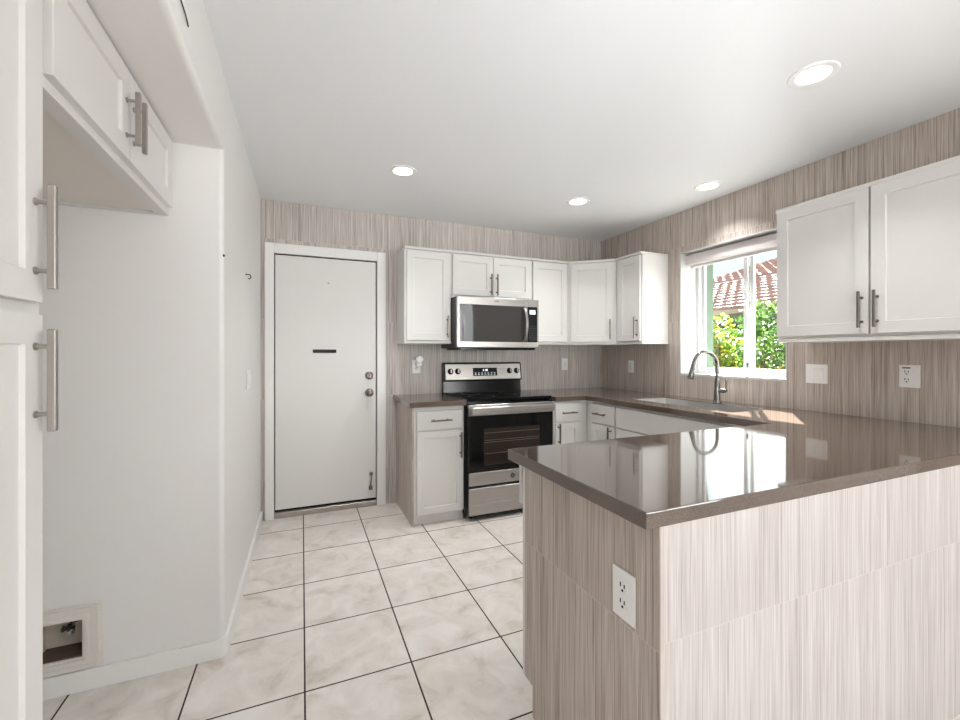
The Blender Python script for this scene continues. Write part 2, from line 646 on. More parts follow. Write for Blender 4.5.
# rear wall of the dining side, with its glass door opening
bm = NB()
bx(bm, (XB - .15, YR - .1, 0), (-0.75, YR, HC))
bx(bm, (2.55, YR - .1, 0), (XO, YR, HC))
bx(bm, (-0.75, YR - .1, 2.12), (2.55, YR, HC))
struct('wall_rear', bm, M['paint'])
bm = NB()
for x in (-.75, .85, 2.49):
    bx(bm, (x, YR - .08, 0), (x + .06, YR - .02, 2.12))
bx(bm, (-.75, YR - .08, 2.06), (2.55, YR - .02, 2.12))
struct('window_2', bm, M['vinyl'], label='white frame of the glass patio doors')
struct('wall_left_dining', bx(NB(), (XB - .15, YR, 0), (XB, .55, HC)), M['paint'])
struct('wall_alcove', bx(NB(), (XB - .15, .55, 0), (XB, D, HC)), M['paint'], label='back of the refrigerator alcove')

# left wall: the mass between alcove and back wall, bullnose corner, niche for the water box
NX0, NX1, NZ0, NZ1 = -0.905, -0.757, 0.124, 0.264


def rounded_corner(x0, x1, y0, y1, r, seg=8):
    """plan rectangle whose corner (x1, y0) is rounded"""
    p = [(x0, y0)]
    for k in range(seg + 1):
        a = -PI / 2 + (PI / 2) * k / seg
        p.append((x1 - r + r * math.cos(a), y0 + r + r * math.sin(a)))
    p += [(x1 + .013, y1), (x0, y1)]
    return p


bm = NB()
prism(bm, rounded_corner(NX1, XL, YA, D, .022), 0, HC)
bx(bm, (XB, YA + .10, 0), (NX1, D, HC))
bx(bm, (XB, YA, 0), (NX0, YA + .10, HC))
bx(bm, (NX0, YA, 0), (NX1, YA + .10, NZ0))
bx(bm, (NX0, YA, NZ1), (NX1, YA + .10, HC))
struct('wall_left', bm, M['paint'], label='painted left wall with rounded corner into alcove', smooth=True)
# soffit over the alcove, with a bullnose lower edge
SZ = 2.104
bm = NB()
p = [(XB, HC), (XB, SZ)]
for k in range(9):
    a = -PI / 2 + (PI / 2) * k / 8
    p.append((XL - .022 + .022 * math.cos(a), SZ + .022 + .022 * math.sin(a)))
p.append((XL, HC))
lo = [bm.verts.new((x, .55, z)) for x, z in p]
hi = [bm.verts.new((x, YA + .022, z)) for x, z in p]
bm.faces.new(lo)
bm.faces.new(hi[::-1])
for i in range(len(p)):
    j = (i + 1) % len(p)
    bm.faces.new((lo[i], lo[j], hi[j], hi[i]))
struct('wall_soffit', bm, M['paint'], label='painted soffit over the alcove', smooth=True)

# baseboards
BBH, BBT = 0.075, 0.013
bm = NB()
out = rounded_corner(XB, XL + BBT + .002, YA - BBT, D - .02, .035)
prism(bm, out[:-1] + [(XL + .013, D - .02)] + [(XL, YA + .022)] +
      [(XL - .022 + .022 * math.cos(-k * PI / 16), YA + .022 + .022 * math.sin(-k * PI / 16)) for k in range(1, 8)] +
      [(XL - .022, YA), (XB, YA)], 0, BBH)
struct('baseboard_left', bm, M['trim'], label='white baseboard wrapping the left wall corner', smooth=True)

# entry door and casing
CX0, CX1, CZT = -0.259, 0.643, 2.096
bm = NB()
bx(bm, (CX0, D - .018, 0), (DX0 + .004, D, CZT), None, .003)
bx(bm, (DX1 - .004, D - .018, 0), (CX1, D, CZT), None, .003)
bx(bm, (DX0 + .004, D - .018, DZ - .004), (DX1 - .004, D, CZT), None, .003)
bx(bm, (DX0, D, 0), (DX0 + .004, D + .06, DZ))
bx(bm, (DX1 - .004, D, 0), (DX1, D + .06, DZ))
struct('trim_1', bm, M['trim'], label='white casing around the entry door')
dr = bpy.data.objects.new('door_1', None)
C.objects.link(dr)
dr.location = (0.19, D, 0)
dr['kind'] = 'structure'
dr['label'] = 'plain off-white entry door with black mail slot'
box_obj('door_slab', (DX0 + .011, D + .006, .062), (DX1 - .011, D + .046, DZ - .012), M['door'], dr, .002)
box_obj('threshold', (DX0 + .004, D - .005, 0), (DX1 - .004, D + .055, .042), M['alu'], dr, .004)
# dark strips painted as the shade in the gap round the slab
bm = NB()
bx(bm, (DX0 + .004, D + .03, .042), (DX0 + .011, D + .058, DZ))
bx(bm, (DX1 - .011, D + .03, .042), (DX1 - .004, D + .058, DZ))
bx(bm, (DX0 + .004, D + .03, DZ - .012), (DX1 - .004, D + .058, DZ - .0))
bx(bm, (DX0 + .011, D + .03, .042), (DX1 - .011, D + .058, .062))
obj('gap_shade', bm, M['gap'], dr)
bm = NB()
bx(bm, (.078, D - .002, 1.262), (.254, D + .006, 1.289), None, .002)
obj('mail_slot', bm, M['slot'], dr)
bm = NB()
lathe(bm, [(0, .0), (0, .007), (.003, .006), (.003, 0)], (.194, D + .006, 1.818), (0, -1, 0), 14)
obj('peephole', bm, M['alu'], dr)
bm = NB()
lathe(bm, [(0, 0), (0, .033), (.006, .033), (.010, .026), (.016, .025), (.018, .020), (.018, 0)], (.512, D + .006, 1.076), (0, -1, 0))
bx(bm, (.507, D - .022, 1.060), (.517, D - .012, 1.092), None, .002)
obj('deadbolt', bm, M['nickel'], dr)
bm = NB()
lathe(bm, [(0, 0), (0, .034), (.006, .034), (.010, .015), (.028, .014), (.034, .022), (.044, .029), (.056, .028), (.064, .018), (.066, 0)],
      (.512, D + .006, .935), (0, -1, 0))
obj('door_knob', bm, M['nickel'], dr, smooth=True)
bm = NB()
lathe(bm, [(0, 0), (0, .016), (.012, .014), (.014, 0)], (.528, D + .006, .262), (0, -1, 0), 14)
tube(bm, [(.528, D - .008, .262), (.526, D - .016, .225), (.521, D - .018, .165)], [.006, .006, .007], 10)
lathe(bm, [(0, 0), (0, .014), (.03, .016), (.032, 0)], (.521, D - .018, .172), (0, 0, -1), 14)
obj('kick_stop', bm, M['nickel'], dr, smooth=True)

# window lining, frame, sashes, panes
LT = .008
bm = NB()
bx(bm, (XR - .003, WY0, WZ0), (XR + .175, WY0 + LT, WZ1))
bx(bm, (XR - .003, WY1 - LT, WZ0), (XR + .175, WY1, WZ1))
bx(bm, (XR - .003, WY0 + LT, WZ1 - LT), (XR + .175, WY1 - LT, WZ1))
bx(bm, (XR - .006, WY0 + LT, WZ0), (XR + .175, WY1 - LT, WZ0 + .018))
struct('trim_2', bm, M['reveal'], label='white lining and sill of the window opening')
win = bpy.data.objects.new('window_1', None)
C.objects.link(win)
win.location = (XR + .19, 2.17, WZ0)
win['kind'] = 'structure'
win['label'] = 'white two-pane sliding window over the sink'
FX = XR + .175
bm = NB()
fw = .032
bx(bm, (FX, WY0, WZ0), (FX + .06, WY0 + fw, WZ1), None, .002)
bx(bm, (FX, WY1 - fw, WZ0), (FX + .06, WY1, WZ1), None, .002)
bx(bm, (FX, WY0 + fw, WZ1 - fw), (FX + .06, WY1 - fw, WZ1), None, .002)
bx(bm, (FX, WY0 + fw, WZ0), (FX + .06, WY1 - fw, WZ0 + .04), None, .002)
obj('window_frame', bm, M['vinyl'], win)


def sash(y0, y1, x):
    s = .028
    bm = NB()
    z0, z1 = WZ0 + .04, WZ1 - fw
    bx(bm, (x, y0, z0), (x + .022, y0 + s, z1), None, .002)
    bx(bm, (x, y1 - s, z0), (x + .022, y1, z1), None, .002)
    bx(bm, (x, y0 + s, z0), (x + .022, y1 - s, z0 + s), None, .002)
    bx(bm, (x, y0 + s, z1 - s), (x + .022, y1 - s, z1), None, .002)
    o = obj('sash', bm, M['vinyl'], win)
    obj('pane', bx(NB(), (x + .009, y0 + s, z0 + s), (x + .013, y1 - s, z1 - s)), M['glass'], o)
    return o


YM = 2.145
sash(YM - .03, WY1 - fw, FX + .032)
sash(WY0 + fw, YM + .03, FX + .006)
bm = NB()
bx(bm, (FX - .002, YM - .012, WZ0 + .075), (FX + .006, YM + .004, WZ0 + .115), None, .002)
obj('sash_latch', bm, M['darkgrey'], win)

# roller blind cassette at the head of the window
rb = thing('roller_blind', (XR + .1, 2.17, 1.95), 'rolled-up pale grey blind cassette at the top of the kitchen window', 'blind')
box_obj('cassette', (XR + .045, WY0 + .012, 1.978), (XR + .135, WY1 - .012, 2.062), M['blind'], rb, .006)
box_obj('bottom_rail', (XR + .08, WY0 + .03, 1.955), (XR + .10, WY1 - .03, 1.977), M['vinyl'], rb, .003)


# ------------------------------------------------------------------ cabinet parts
def shaker_bm(w, h, t=.019, stile=.057, rec=.008):
    """shaker door in local coordinates: x 0..w, y 0..t outward, z 0..h"""
    bm = NB()
    bx(bm, (0, 0, 0), (w, t, h))
    bmesh.ops.recalc_face_normals(bm, faces=bm.faces)
    bm.normal_update()
    front = max(bm.faces, key=lambda f: f.calc_center_median().y)
    r = bmesh.ops.inset_region(bm, faces=[front], thickness=stile, use_even_offset=True)
    r = bmesh.ops.inset_region(bm, faces=[front], thickness=.003, depth=-rec, use_even_offset=True)
    es = [e for e in bm.edges if e.is_boundary is False and len(e.link_faces) == 2 and e.calc_face_angle(0) > 1.2
          and all(abs(v.co.y - t) < 1e-5 for v in e.verts) and
          (all(v.co.x in (0, w) for v in e.verts) or all(v.co.z in (0, h) for v in e.verts))]
    bmesh.ops.bevel(bm, geom=es, offset=.002, segments=2, affect='EDGES', profile=.5)
    return bm


def slab_bm(w, h, t=.019):
    bm = NB()
    bx(bm, (0, 0, 0), (w, t, h), None, .0025, 2)
    return bm


def handle_bm(x, z, length, vertical, n0, span=None, s=.011, off=.032, flat=False):
    """bar pull: square bar on two round posts with small roses; local coordinates of the door"""
    bm = NB()
    span = span or length * .66
    a = s / 2
    if vertical:
        bx(bm, (x - a, n0 + off - a, z - length / 2), (x + a, n0 + off + a, z + length / 2), None, .0015)
        posts = [(x, z - span / 2), (x, z + span / 2)]
    else:
        bx(bm, (x - length / 2, n0 + off - a, z - a), (x + length / 2, n0 + off + a, z + a), None, .0015)
        posts = [(x - span / 2, z), (x + span / 2, z)]
    for px, pz in posts:
        lathe(bm, [(0, 0), (0, .0075), (.003, .0075), (.004, .0042), (off - a + .001, .0042), (off - a + .001, 0)],
              (px, n0, pz), (0, 1, 0), 12)
    return bm


def put(name, bm, mtx, m, parent, smooth=False):
    bmesh.ops.transform(bm, matrix=mtx, verts=bm.verts)
    return obj(name, bm, m, parent, None, smooth)


def door(parent, F, x0, x1, z0, z1, n=0.0, handle=None, kind='door', slab=False, stile=.057, hl=.18, hs=.011, off=.032, hm=None):
    """door or drawer front on the face frame F; handle = ('v', x, z) or ('h', x, z) in F coordinates"""
    T = F @ Matrix.Translation((x0, n, z0))
    bm = slab_bm(x1 - x0, z1 - z0) if slab else shaker_bm(x1 - x0, z1 - z0, stile=stile)
    d = put(kind, bm, T, M['cab'], parent)
    if handle:
        k, hx, hz = handle
        put('handle', handle_bm(hx, hz, hl, k == 'v', n + .019, s=hs, off=off), F, hm or M['nickel'], d)
    return d


UB, UT = 1.337, 2.099        # uppers: underside and top
FD = .283                    # upper carcass depth (frame face)


def upper(name_label, F, w, z0, z1, doors, depth=FD, cat='cabinet', cap=True, loc=None, group=None, bottom=True):
    """upper cabinet on frame F (origin at left end of the frame face, at z=0)"""
    o = F @ Vector((w / 2, -depth / 2, z0))
    t = thing('upper_cabinet', o, name_label, cat, group)
    bm = NB()
    bx(bm, (.0006, -depth + .001, z0 + .022), (w - .0006, 0, z1 - .02), F, .001)
    obj('carcass', bm, M['cab'], t)
    if bottom:
        bm = NB()
        bx(bm, (.0006, -depth + .001, z0), (w - .0006, .006, z0 + .021), F, .001)
        obj('light_rail', bm, M['cab'], t)
    bm = NB()
    bx(bm, (.0006, -depth + .001, z1 - .019), (w - .0006, .021, z1), F, .002)
    obj('top_cap', bm, M['cab'], t)
    for d in doors:
        door(t, F, *d[:4], handle=d[4] if len(d) > 4 else None)
    return t


# back wall uppers (face towards -Y)
def FB(x, y=D - FD):
    return frame((x, y, 0), (1, 0, 0), (0, -1, 0))


DZ0, DZ1 = UB + .026, UT - .028
upper('white shaker upper cabinet left of the microwave, beside the entry door', FB(.738), .388, UB, UT,
      [(.018, .372, DZ0, DZ1, ('v', .348, 1.472))])
upper('short two-door white upper cabinet directly above the microwave', FB(1.126), .747, 1.716, UT,
      [(.008, .369, 1.738, DZ1, ('v', .345, 1.836)), (.374, .738, 1.738, DZ1, ('v', .400, 1.836))])
upper('narrow white upper cabinet between the microwave and the corner cabinet', FB(1.873), .381, UB, UT,
      [(.010, .368, DZ0, DZ1, ('v', .036, 1.472))])
# diagonal corner upper
A = Vector((2.256, D - FD, 0))
B = Vector((XR - FD, D - .562, 0))
dv = (B - A)
wdiag = dv.length
dv.normalize()
nv = Vector((dv.y, -dv.x, 0))
FDG = frame(A, dv, nv)
t = thing('upper_cabinet', (2.6, 3.33, UB), 'diagonal white upper cabinet filling the far corner of the kitchen', 'cabinet')
plan = [(A.x, A.y), (B.x, B.y + .0005), (XR - .001, B.y + .0005), (XR - .001, D - .001), (A.x, D - .001)]
obj('carcass', prism(NB(), plan, UB + .022, UT - .02), M['cab'], t)
obj('light_rail', prism(NB(), [(A.x + nv.x * .004, A.y + nv.y * .004), (B.x - .004, B.y + .001)] + plan[2:], UB, UB + .021), M['cab'], t)
obj('top_cap', prism(NB(), [(A.x + .002, A.y - .018), (B.x - .018, B.y + .001)] + plan[2:], UT - .019, UT), M['cab'], t)
door(t, FDG, .03, wdiag - .03, DZ0, DZ1, handle=('v', wdiag - .055, 1.472))


# right wall uppers (face towards -X); local x runs from the back wall towards the camera
def FR(y, x=XR - FD):
    return frame((x, y, 0), (0, -1, 0), (-1, 0, 0))


upper('slim white upper cabinet left of the window with broad plain side', FR(3.024), .314, UB, UT,
      [(.036, .300, DZ0, DZ1, ('v', .270, 1.472))])
upper('wide two-door white upper cabinet right of the window', FR(1.633), .90, 1.322, 2.096,
      [(.006, .443, 1.356, 2.078, ('v', .416, 1.475)), (.451, .892, 1.356, 2.078, ('v', .478, 1.475))])

# ------------------------------------------------------------------ base cabinets
KZ = .105


def base_carcass(t, F, w, depth, x0=0, plinth_back=.045, kz=KZ, name='carcass', topz=CZ - CT - .001):
    bm = NB()
    bx(bm, (x0 + .0006, -depth + .001, kz), (w - .0006, 0, topz), F, .001)
    obj(name, bm, M['cab'], t)
    bm = NB()
    bx(bm, (x0 + .0006, -depth + .001, 0.0), (w - .0006, -plinth_back, kz - .001), F, .001)
    obj('plinth', bm, M['paint'], t)


DRZ0, DRZ1 = .700, .850
# left of the range
LF = 3.028
F = FB(.748, LF)
t = thing('base_cabinet', (.93, 3.3, 0), 'white base cabinet with one drawer and door, left of the range', 'cabinet')
base_carcass(t, F, .386, D - LF, plinth_back=.03, kz=.075)
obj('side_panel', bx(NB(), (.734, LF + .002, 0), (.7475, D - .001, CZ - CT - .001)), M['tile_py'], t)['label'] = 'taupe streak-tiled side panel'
door(t, F, .018, .374, .697, .836, handle=('h', .196, .767), kind='drawer', slab=True, hl=.16)
door(t, F, .018, .374, .081, .687, handle=('v', .350, .575), stile=.05, hl=.19)
# right of the range, up to the inner corner
RF = 2.955
F = FB(1.880, RF)
t = thing('base_cabinet', (2.05, 3.3, 0), 'white base cabinet squeezed between range and inner corner', 'cabinet')
base_carcass(t, F, .330, D - RF)
door(t, F, .012, .250, DRZ0, DRZ1, handle=('h', .132, .775), kind='drawer', slab=True, hl=.145)
door(t, F, .012, .250, .118, .690, handle=('v', .036, .60), stile=.05, hl=.18)
# right run: small unit, then the sink base
SX = 2.211


def FS(y):
    return frame((SX, y, 0), (0, -1, 0), (-1, 0, 0))


F = FS(2.954)
t = thing('base_cabinet', (2.5, 2.78, 0), 'narrow white base cabinet with drawer beside the sink front', 'cabinet')
base_carcass(t, F, .372, XR - SX)
door(t, F, .084, .360, DRZ0, DRZ1, handle=('h', .205, .775), kind='drawer', slab=True, hl=.14)
door(t, F, .084, .360, .118, .690, handle=('v', .325, .60), stile=.05, hl=.18)
F = FS(2.581)
t = thing('sink_cabinet', (2.5, 2.1, 0), 'white sink base cabinet with long blank front panel below window', 'cabinet')
bm = NB()
wS = 2.581 - 1.42
bx(bm, (.0006, -.10, KZ), (wS, 0, CZ - CT - .001), F, .001)
bx(bm, (.0006, -(XR - SX) + .001, KZ), (.02, -.10, CZ - CT - .001), F)
bx(bm, (wS - .02, -(XR - SX) + .001, KZ), (wS, -.10, CZ - CT - .001), F)
bx(bm, (.02, -(XR - SX) + .001, KZ), (wS - .02, -.10, .125), F)
obj('carcass', bm, M['cab'], t)
obj('plinth', bx(NB(), (.001, -.5, 0), (wS, -.045, KZ - .001), F), M['paint'], t)
door(t, F, .014, .930, DRZ0, DRZ1, kind='false_front', slab=True)
door(t, F, .014, .468, .118, .690, stile=.055, handle=('v', .44, .60))
door(t, F, .476, .930, .118, .690, stile=.055, handle=('v', .50, .60))

# peninsula
PX, PY0, PY1 = .737, .722, 1.344
t = thing('peninsula_cabinet', (1.8, 1.05, 0), 'long peninsula clad in streaked taupe tile under the near counter', 'cabinet')
topz = CZ - CT - .001
bm = NB()
prism(bm, [(PY0, 0), (1.289, 0), (1.289, .105), (PY1, .105), (PY1, topz), (PY0, topz)], PX, PX + .012,
      Matrix(((0, 0, 1, 0), (1, 0, 0, 0), (0, 1, 0, 0), (0, 0, 0, 1))))
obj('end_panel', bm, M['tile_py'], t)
obj('front_panel', bx(NB(), (PX + .0125, PY0, 0), (XR - .001, PY0 + .012, topz)), M['tile_px_lit'], t)
obj('corner_strip', bx(NB(), (PX - .002, PY0 - .002, 0), (PX + .0018, PY0 - .0002, topz)), M['alu'], t)
obj('carcass', bx(NB(), (PX + .0125, PY0 + .0125, KZ), (XR - .001, PY1 + .016, topz), None, .001), M['cab'], t)
obj('plinth', bx(NB(), (PX + .0125, PY0 + .0125, 0), (2.25, 1.289, KZ - .001)), M['paint'], t)
obj('edge_strip', bx(NB(), (PX, PY1 + .0005, .105), (PX + .012, PY1 + .016, topz)), M['cab'], t)
F = frame((PX, PY1 + .016, 0), (1, 0, 0), (0, 1, 0))
door(t, F, .012, .45, .700, .858, n=.032, kind='drawer', slab=True, handle=('h', .23, .78))
door(t, F, .012, .45, .118, .690, handle=('v', .42, .60))
door(t, F, .458, .95, .700, .858, kind='drawer', slab=True, handle=('h', .70, .78))
door(t, F, .458, .95, .118, .690, handle=('v', .49, .60))

# ------------------------------------------------------------------ countertops
def slab_from_cells(xs, ys, inside, z0, z1, bev=.003):
    bm = NB()
    vv = {}

    def v(x, y):
        if (x, y) not in vv:
            vv[(x, y)] = bm.verts.new((x, y, z1))
        return vv[(x, y)]
    fs = []
    for i in range(len(xs) - 1):
        for j in range(len(ys) - 1):
            if inside((xs[i] + xs[i + 1]) / 2, (ys[j] + ys[j + 1]) / 2):
                fs.append(bm.faces.new((v(xs[i], ys[j]), v(xs[i + 1], ys[j]), v(xs[i + 1], ys[j + 1]), v(xs[i], ys[j + 1]))))
    r = bmesh.ops.extrude_face_region(bm, geom=fs)
    down = [e for e in r['geom'] if isinstance(e, bmesh.types.BMVert)]
    bmesh.ops.translate(bm, verts=down, vec=(0, 0, z0 - z1))
    bmesh.ops.recalc_face_normals(bm, faces=bm.faces)
    es = [e for e in bm.edges if len(e.link_faces) == 2 and e.calc_face_angle(0) > .5]
    bmesh.ops.bevel(bm, geom=es, offset=bev, segments=2, affect='EDGES', profile=.5)
    return bm


SKX0, SKX1, SKY0, SKY1 = 2.335, 2.675, 1.745, 2.560
CFX, CFY = 2.165, 2.912
PCX, PCY0, PCY1 = .695, .718, 1.399


def in_counter(x, y):
    if SKX0 < x < SKX1 and SKY0 < y < SKY1:
        return False
    return (y > CFY and x > 1.876) or (x > CFX and y > PCY0) or (PCY0 < y < PCY1)


ct = obj('countertop', slab_from_cells([PCX, 1.876, CFX, SKX0, SKX1, XR - .001], [PCY0, PCY1, SKY0, SKY1, CFY, D - .001],
                                       in_counter, CZ - CT, CZ), M['quartz'], None, (2.2, 2, CZ - CT))
tag(ct, 'polished taupe U-shaped countertop running from the range to the peninsula', 'countertop')
ct = obj('countertop', slab_from_cells([.706, 1.134], [2.965, D - .001], lambda x, y: True, CZ - CT, CZ), M['quartz'], None, (.9, 3.3, CZ - CT))
tag(ct, 'small taupe countertop piece left of the range', 'countertop')

# ------------------------------------------------------------------ sink and faucet
t = thing('sink', (2.5, 2.15, .68), 'stainless undermount sink set in the counter below the window', 'sink')
bm = NB()
z0, z1 = .69, CZ - .005
q = .0012
X0, X1, Y0, Y1 = SKX0 + q, SKX1 - q, SKY0 + q, SKY1 - q
for lo, hi in (((X0, Y0, z0), (X0 + .003, Y1, z1)), ((X1 - .003, Y0, z0), (X1, Y1, z1)),
               ((X0 + .003, Y0, z0), (X1 - .003, Y0 + .003, z1)), ((X0 + .003, Y1 - .003, z0), (X1 - .003, Y1, z1)),
               ((X0, Y0, z0 - .003), (X1, Y1, z0))):
    bx(bm, lo, hi)
obj('basin', bm, M['steel_v'], t)
bm = NB()
lathe(bm, [(0, 0), (0, .045), (.003, .043), (.002, .03), (.001, 0)], (2.505, 2.15, z0), (0, 0, 1))
obj('drain', bm, M['chrome'], t)

fx, fy = 2.735, 2.148
t = thing('faucet', (fx, fy, CZ), 'brushed gooseneck pull-down faucet standing behind the sink', 'faucet')
bm = NB()
lathe(bm, [(0, 0), (0, .027), (.006, .027), (.010, .022), (.05, .020), (.16, .017), (.17, .014), (.17, 0)], (fx, fy, CZ + .0005), (0, 0, 1), 24)
obj('body', bm, M['faucet'], t, smooth=True)
pts = [(fx, fy, CZ + .165), (fx, fy, CZ + .25)]
R_ = .098
dx, dy = -.985, .17
for k in range(0, 15):
    a = PI * .97 * k / 14
    pts.append((fx + dx * R_ * (1 - math.cos(a)), fy + dy * R_ * (1 - math.cos(a)), CZ + .262 + R_ * math.sin(a)))
bm = NB()
tube(bm, pts, .0125, 14)
obj('spout', bm, M['faucet'], t, smooth=True)
e = Vector(pts[-1])
bm = NB()
tube(bm, [e + Vector((0, 0, .002)), e + Vector((dx * .012, dy * .012, -.045)), e + Vector((dx * .024, dy * .024, -.095)), e + Vector((dx * .026, dy * .026, -.102))],
     [.0135, .0165, .0205, .017], 16)
obj('spray_head', bm, M['faucet'], t, smooth=True)
bm = NB()
tube(bm, [(fx, fy - .015, CZ + .085), (fx + .004, fy - .045, CZ + .085), (fx + .006, fy - .068, CZ + .088)], [.014, .0155, .012], 14)
tube(bm, [(fx + .006, fy - .060, CZ + .090), (fx + .010, fy - .064, CZ + .165)], [.0065, .005], 10)
obj('lever_handle', bm, M['faucet'], t, smooth=True)

# ------------------------------------------------------------------ range
RX0, RX1 = 1.138, 1.872
RY = 2.944            # door front
t = thing('range', (1.505, 3.28, 0), 'freestanding stainless electric range with black glass cooktop', 'range')
F = frame((RX0, RY, 0), (1, 0, 0), (0, -1, 0))
RWd = RX1 - RX0
bm = NB()
bx(bm, (RX0, 3.004, .035), (RX1, D - .02, .893), None, .002)
obj('body', bm, M['black'], t)
for lx in (RX0 + .03, RX1 - .07):
    for ly in (3.03, D - .08):
        obj('foot', lathe(NB(), [(0, 0), (0, .018), (.033, .014), (.033, 0)], (lx + .02, ly, .001), (0, 0, 1), 14), M['black'], t)
bm = NB()
bx(bm, (RX0 - .001, 2.968, .8935), (RX1 + .001, D - .10, .9165), None, .004, 2)
ck = obj('cooktop', bm, M['blackglass'], t)
for cx, cy, r in ((1.32, 3.12, .105), (1.70, 3.12, .085), (1.32, 3.36, .08), (1.70, 3.36, .105)):
    bm = NB()
    lathe(bm, [(0, r - .003), (.0005, r - .003), (.0005, r), (0, r)], (cx, cy, .9166), (0, 0, 1), 40)
    obj('burner_ring', bm, M['darkgrey'], ck)
# oven door
bm = NB()
bx(bm, (.004, -.05, .365), (RWd - .004, 0, .883), F, .004, 2)
od = obj('oven_door', bm, M['blackglass'], t)
obj('oven_window', bx(NB(), (.125, .0005, .415), (RWd - .125, .0015, .690), F), M['ovenwin'], od)
bm = NB()
for z in (.50, .585, .60, .655):
    bx(bm, (.13, .0016, z), (RWd - .13, .0021, z + .003), F)
obj('oven_rack', bm, M['rack'], od)
bm = NB()
bx(bm, (.002, -.002, .79), (RWd - .002, .004, .872), F, .003)
bx(bm, (.012, .034, .802), (RWd - .012, .052, .860), F, .008, 3)
for hx in (.02, RWd - .05):
    bx(bm, (hx, .003, .815), (hx + .03, .040, .848), F, .004)
obj('door_handle', bm, M['steel'], od)
obj('lower_trim', bx(NB(), (.004, -.004, .267), (RWd - .004, .002, .364), F, .002), M['steel'], t)
bm = NB()
lathe(bm, [(0, 0), (0, .019), (.002, .019), (.002, .016), (.0012, .016), (.0012, 0)], F @ Vector((RWd * .50, .002, .315)), (0, -1, 0), 32)
em = obj('emblem', bm, M['darkgrey'], t)
bm = NB()
ec = F @ Vector((RWd * .50, .0036, .315))
for q in range(3):
    pts = [ec + Vector(((-.010 + .010 * q) + .005 * math.cos(a * 1.0), 0, .009 * math.sin(a) * (1 if q != 1 else -1))) for a in [k * PI / 5 for k in range(8)]]
    tube(bm, pts, .0008, 6)
obj('emblem_script', bm, M['chrome'], em)
obj('drawer_gap', bx(NB(), (.004, -.05, .034), (RWd - .004, -.006, .364), F), M['black'], t)
bm = NB()
bx(bm, (.004, -.0055, .045), (RWd - .004, .002, .247), F, .003)
bx(bm, (.004, .0, .238), (RWd - .004, .010, .247), F, .002)
obj('storage_drawer', bm, M['steel'], t)
# backguard
bm = NB()
side = [(D - .022, .91), (D - .022, 1.172), (D - .05, 1.178), (D - .068, 1.170), (D - .094, 1.020), (D - .065, 1.010), (D - .075, .917), (D - .105, .917)]
prism(bm, side, RX0 - .008, RX1 + .011, Matrix(((0, 0, 1, 0), (1, 0, 0, 0), (0, 1, 0, 0), (0, 0, 0, 1))))
bgd = obj('backguard', bm, M['black'], t)
# slanted control fascia
p0, p1 = Vector((0, D - .0945, 1.026)), Vector((0, D - .0705, 1.164))
up = (p1 - p0)
hgt = up.length
up.normalize()
nn = Vector((0, -up.z, up.y))
FC = Matrix(((1, nn.x, up.x, RX0 + .004), (0, nn.y, up.y, p0.y), (0, nn.z, up.z, p0.z), (0, 0, 0, 1)))
cw = RWd - .004
cp = obj('control_panel', bx(NB(), (0, -.004, 0), (cw, .004, hgt), FC, .003), M['steel'], t)
disp = obj('display', bx(NB(), (.255, .0042, .032), (.490, .006, .104), FC, .0005), M['blackglass'], cp)
bm = NB()
for i in range(4):
    if i != 1:
        bx(bm, (.352 + i * .012, .0062, .074), (.360 + i * .012, .0066, .092), FC)
for r in range(2):
    for i in range(7):
        bx(bm, (.272 + i * .031, .0062, .042 + r * .014), (.284 + i * .031, .0066, .045 + r * .014), FC)
obj('display_digits', bm, M['digits'], disp)
for kx in (.045, .112, .616, .688):
    c_ = FC @ Vector((kx, .004, .074))
    bm = NB()
    lathe(bm, [(0, 0), (0, .026), (.004, .026), (.005, .020), (.020, .018), (.022, .016), (.022, 0)], c_, nn, 24)
    kb = obj('knob', bm, M['black'], cp)
    bm = NB()
    bx(bm, (kx - .007, .0255, .058), (kx + .007, .034, .090), FC, .003)
    obj('knob_grip', bm, M['steel'], kb)

# ------------------------------------------------------------------ microwave
MX0, MX1, MY, MZ0, MZ1 = 1.128, 1.871, 3.165, 1.302, 1.714
t = thing('microwave', (1.5, 3.37, MZ0), 'stainless over-the-range microwave mounted under the short cabinet', 'microwave')
F = frame((MX0, MY, 0), (1, 0, 0), (0, -1, 0))
mw = MX1 - MX0
bm = NB()
bx(bm, (.002, -(D - MY) + .004, MZ0), (mw - .002, -.032, MZ1), F, .002)
obj('body', bm, M['darkgrey'], t)
obj('grease_filter', bx(NB(), (.03, -.36, MZ0 - .016), (mw - .03, -.012, MZ0 - .0005), F, .003), M['black'], t)
dxs = .628
md = obj('door', bx(NB(), (0, -.0315, MZ0 + .004), (dxs, 0, MZ1), F, .004, 2), M['steel'], t)
obj('door_glass', bx(NB(), (.022, -.002, MZ0 + .05), (dxs - .002, .0015, MZ1 - .062), F, .001), M['mwglass'], md)
# curved bow handle
bm = NB()
hz0, hz1 = MZ0 + .058, MZ1 - .072
N = 14
vs = []
hx = dxs - .028
for k in range(N + 1):
    s_ = k / N
    z = hz0 + (hz1 - hz0) * s_
    y = .004 + .042 * math.sin(PI * s_) ** .7
    tk = .010
    vs.append([bm.verts.new(F @ Vector((hx + a, y + b, z))) for a, b in ((-.013, 0), (.013, 0), (.011, tk), (-.011, tk))])
for a, b in zip(vs, vs[1:]):
    for k in range(4):
        bm.faces.new((a[k], a[(k + 1) % 4], b[(k + 1) % 4], b[k]))
bm.faces.new(vs[0])
bm.faces.new(vs[-1][::-1])
obj('handle', bm, M['steel'], md, smooth=True)
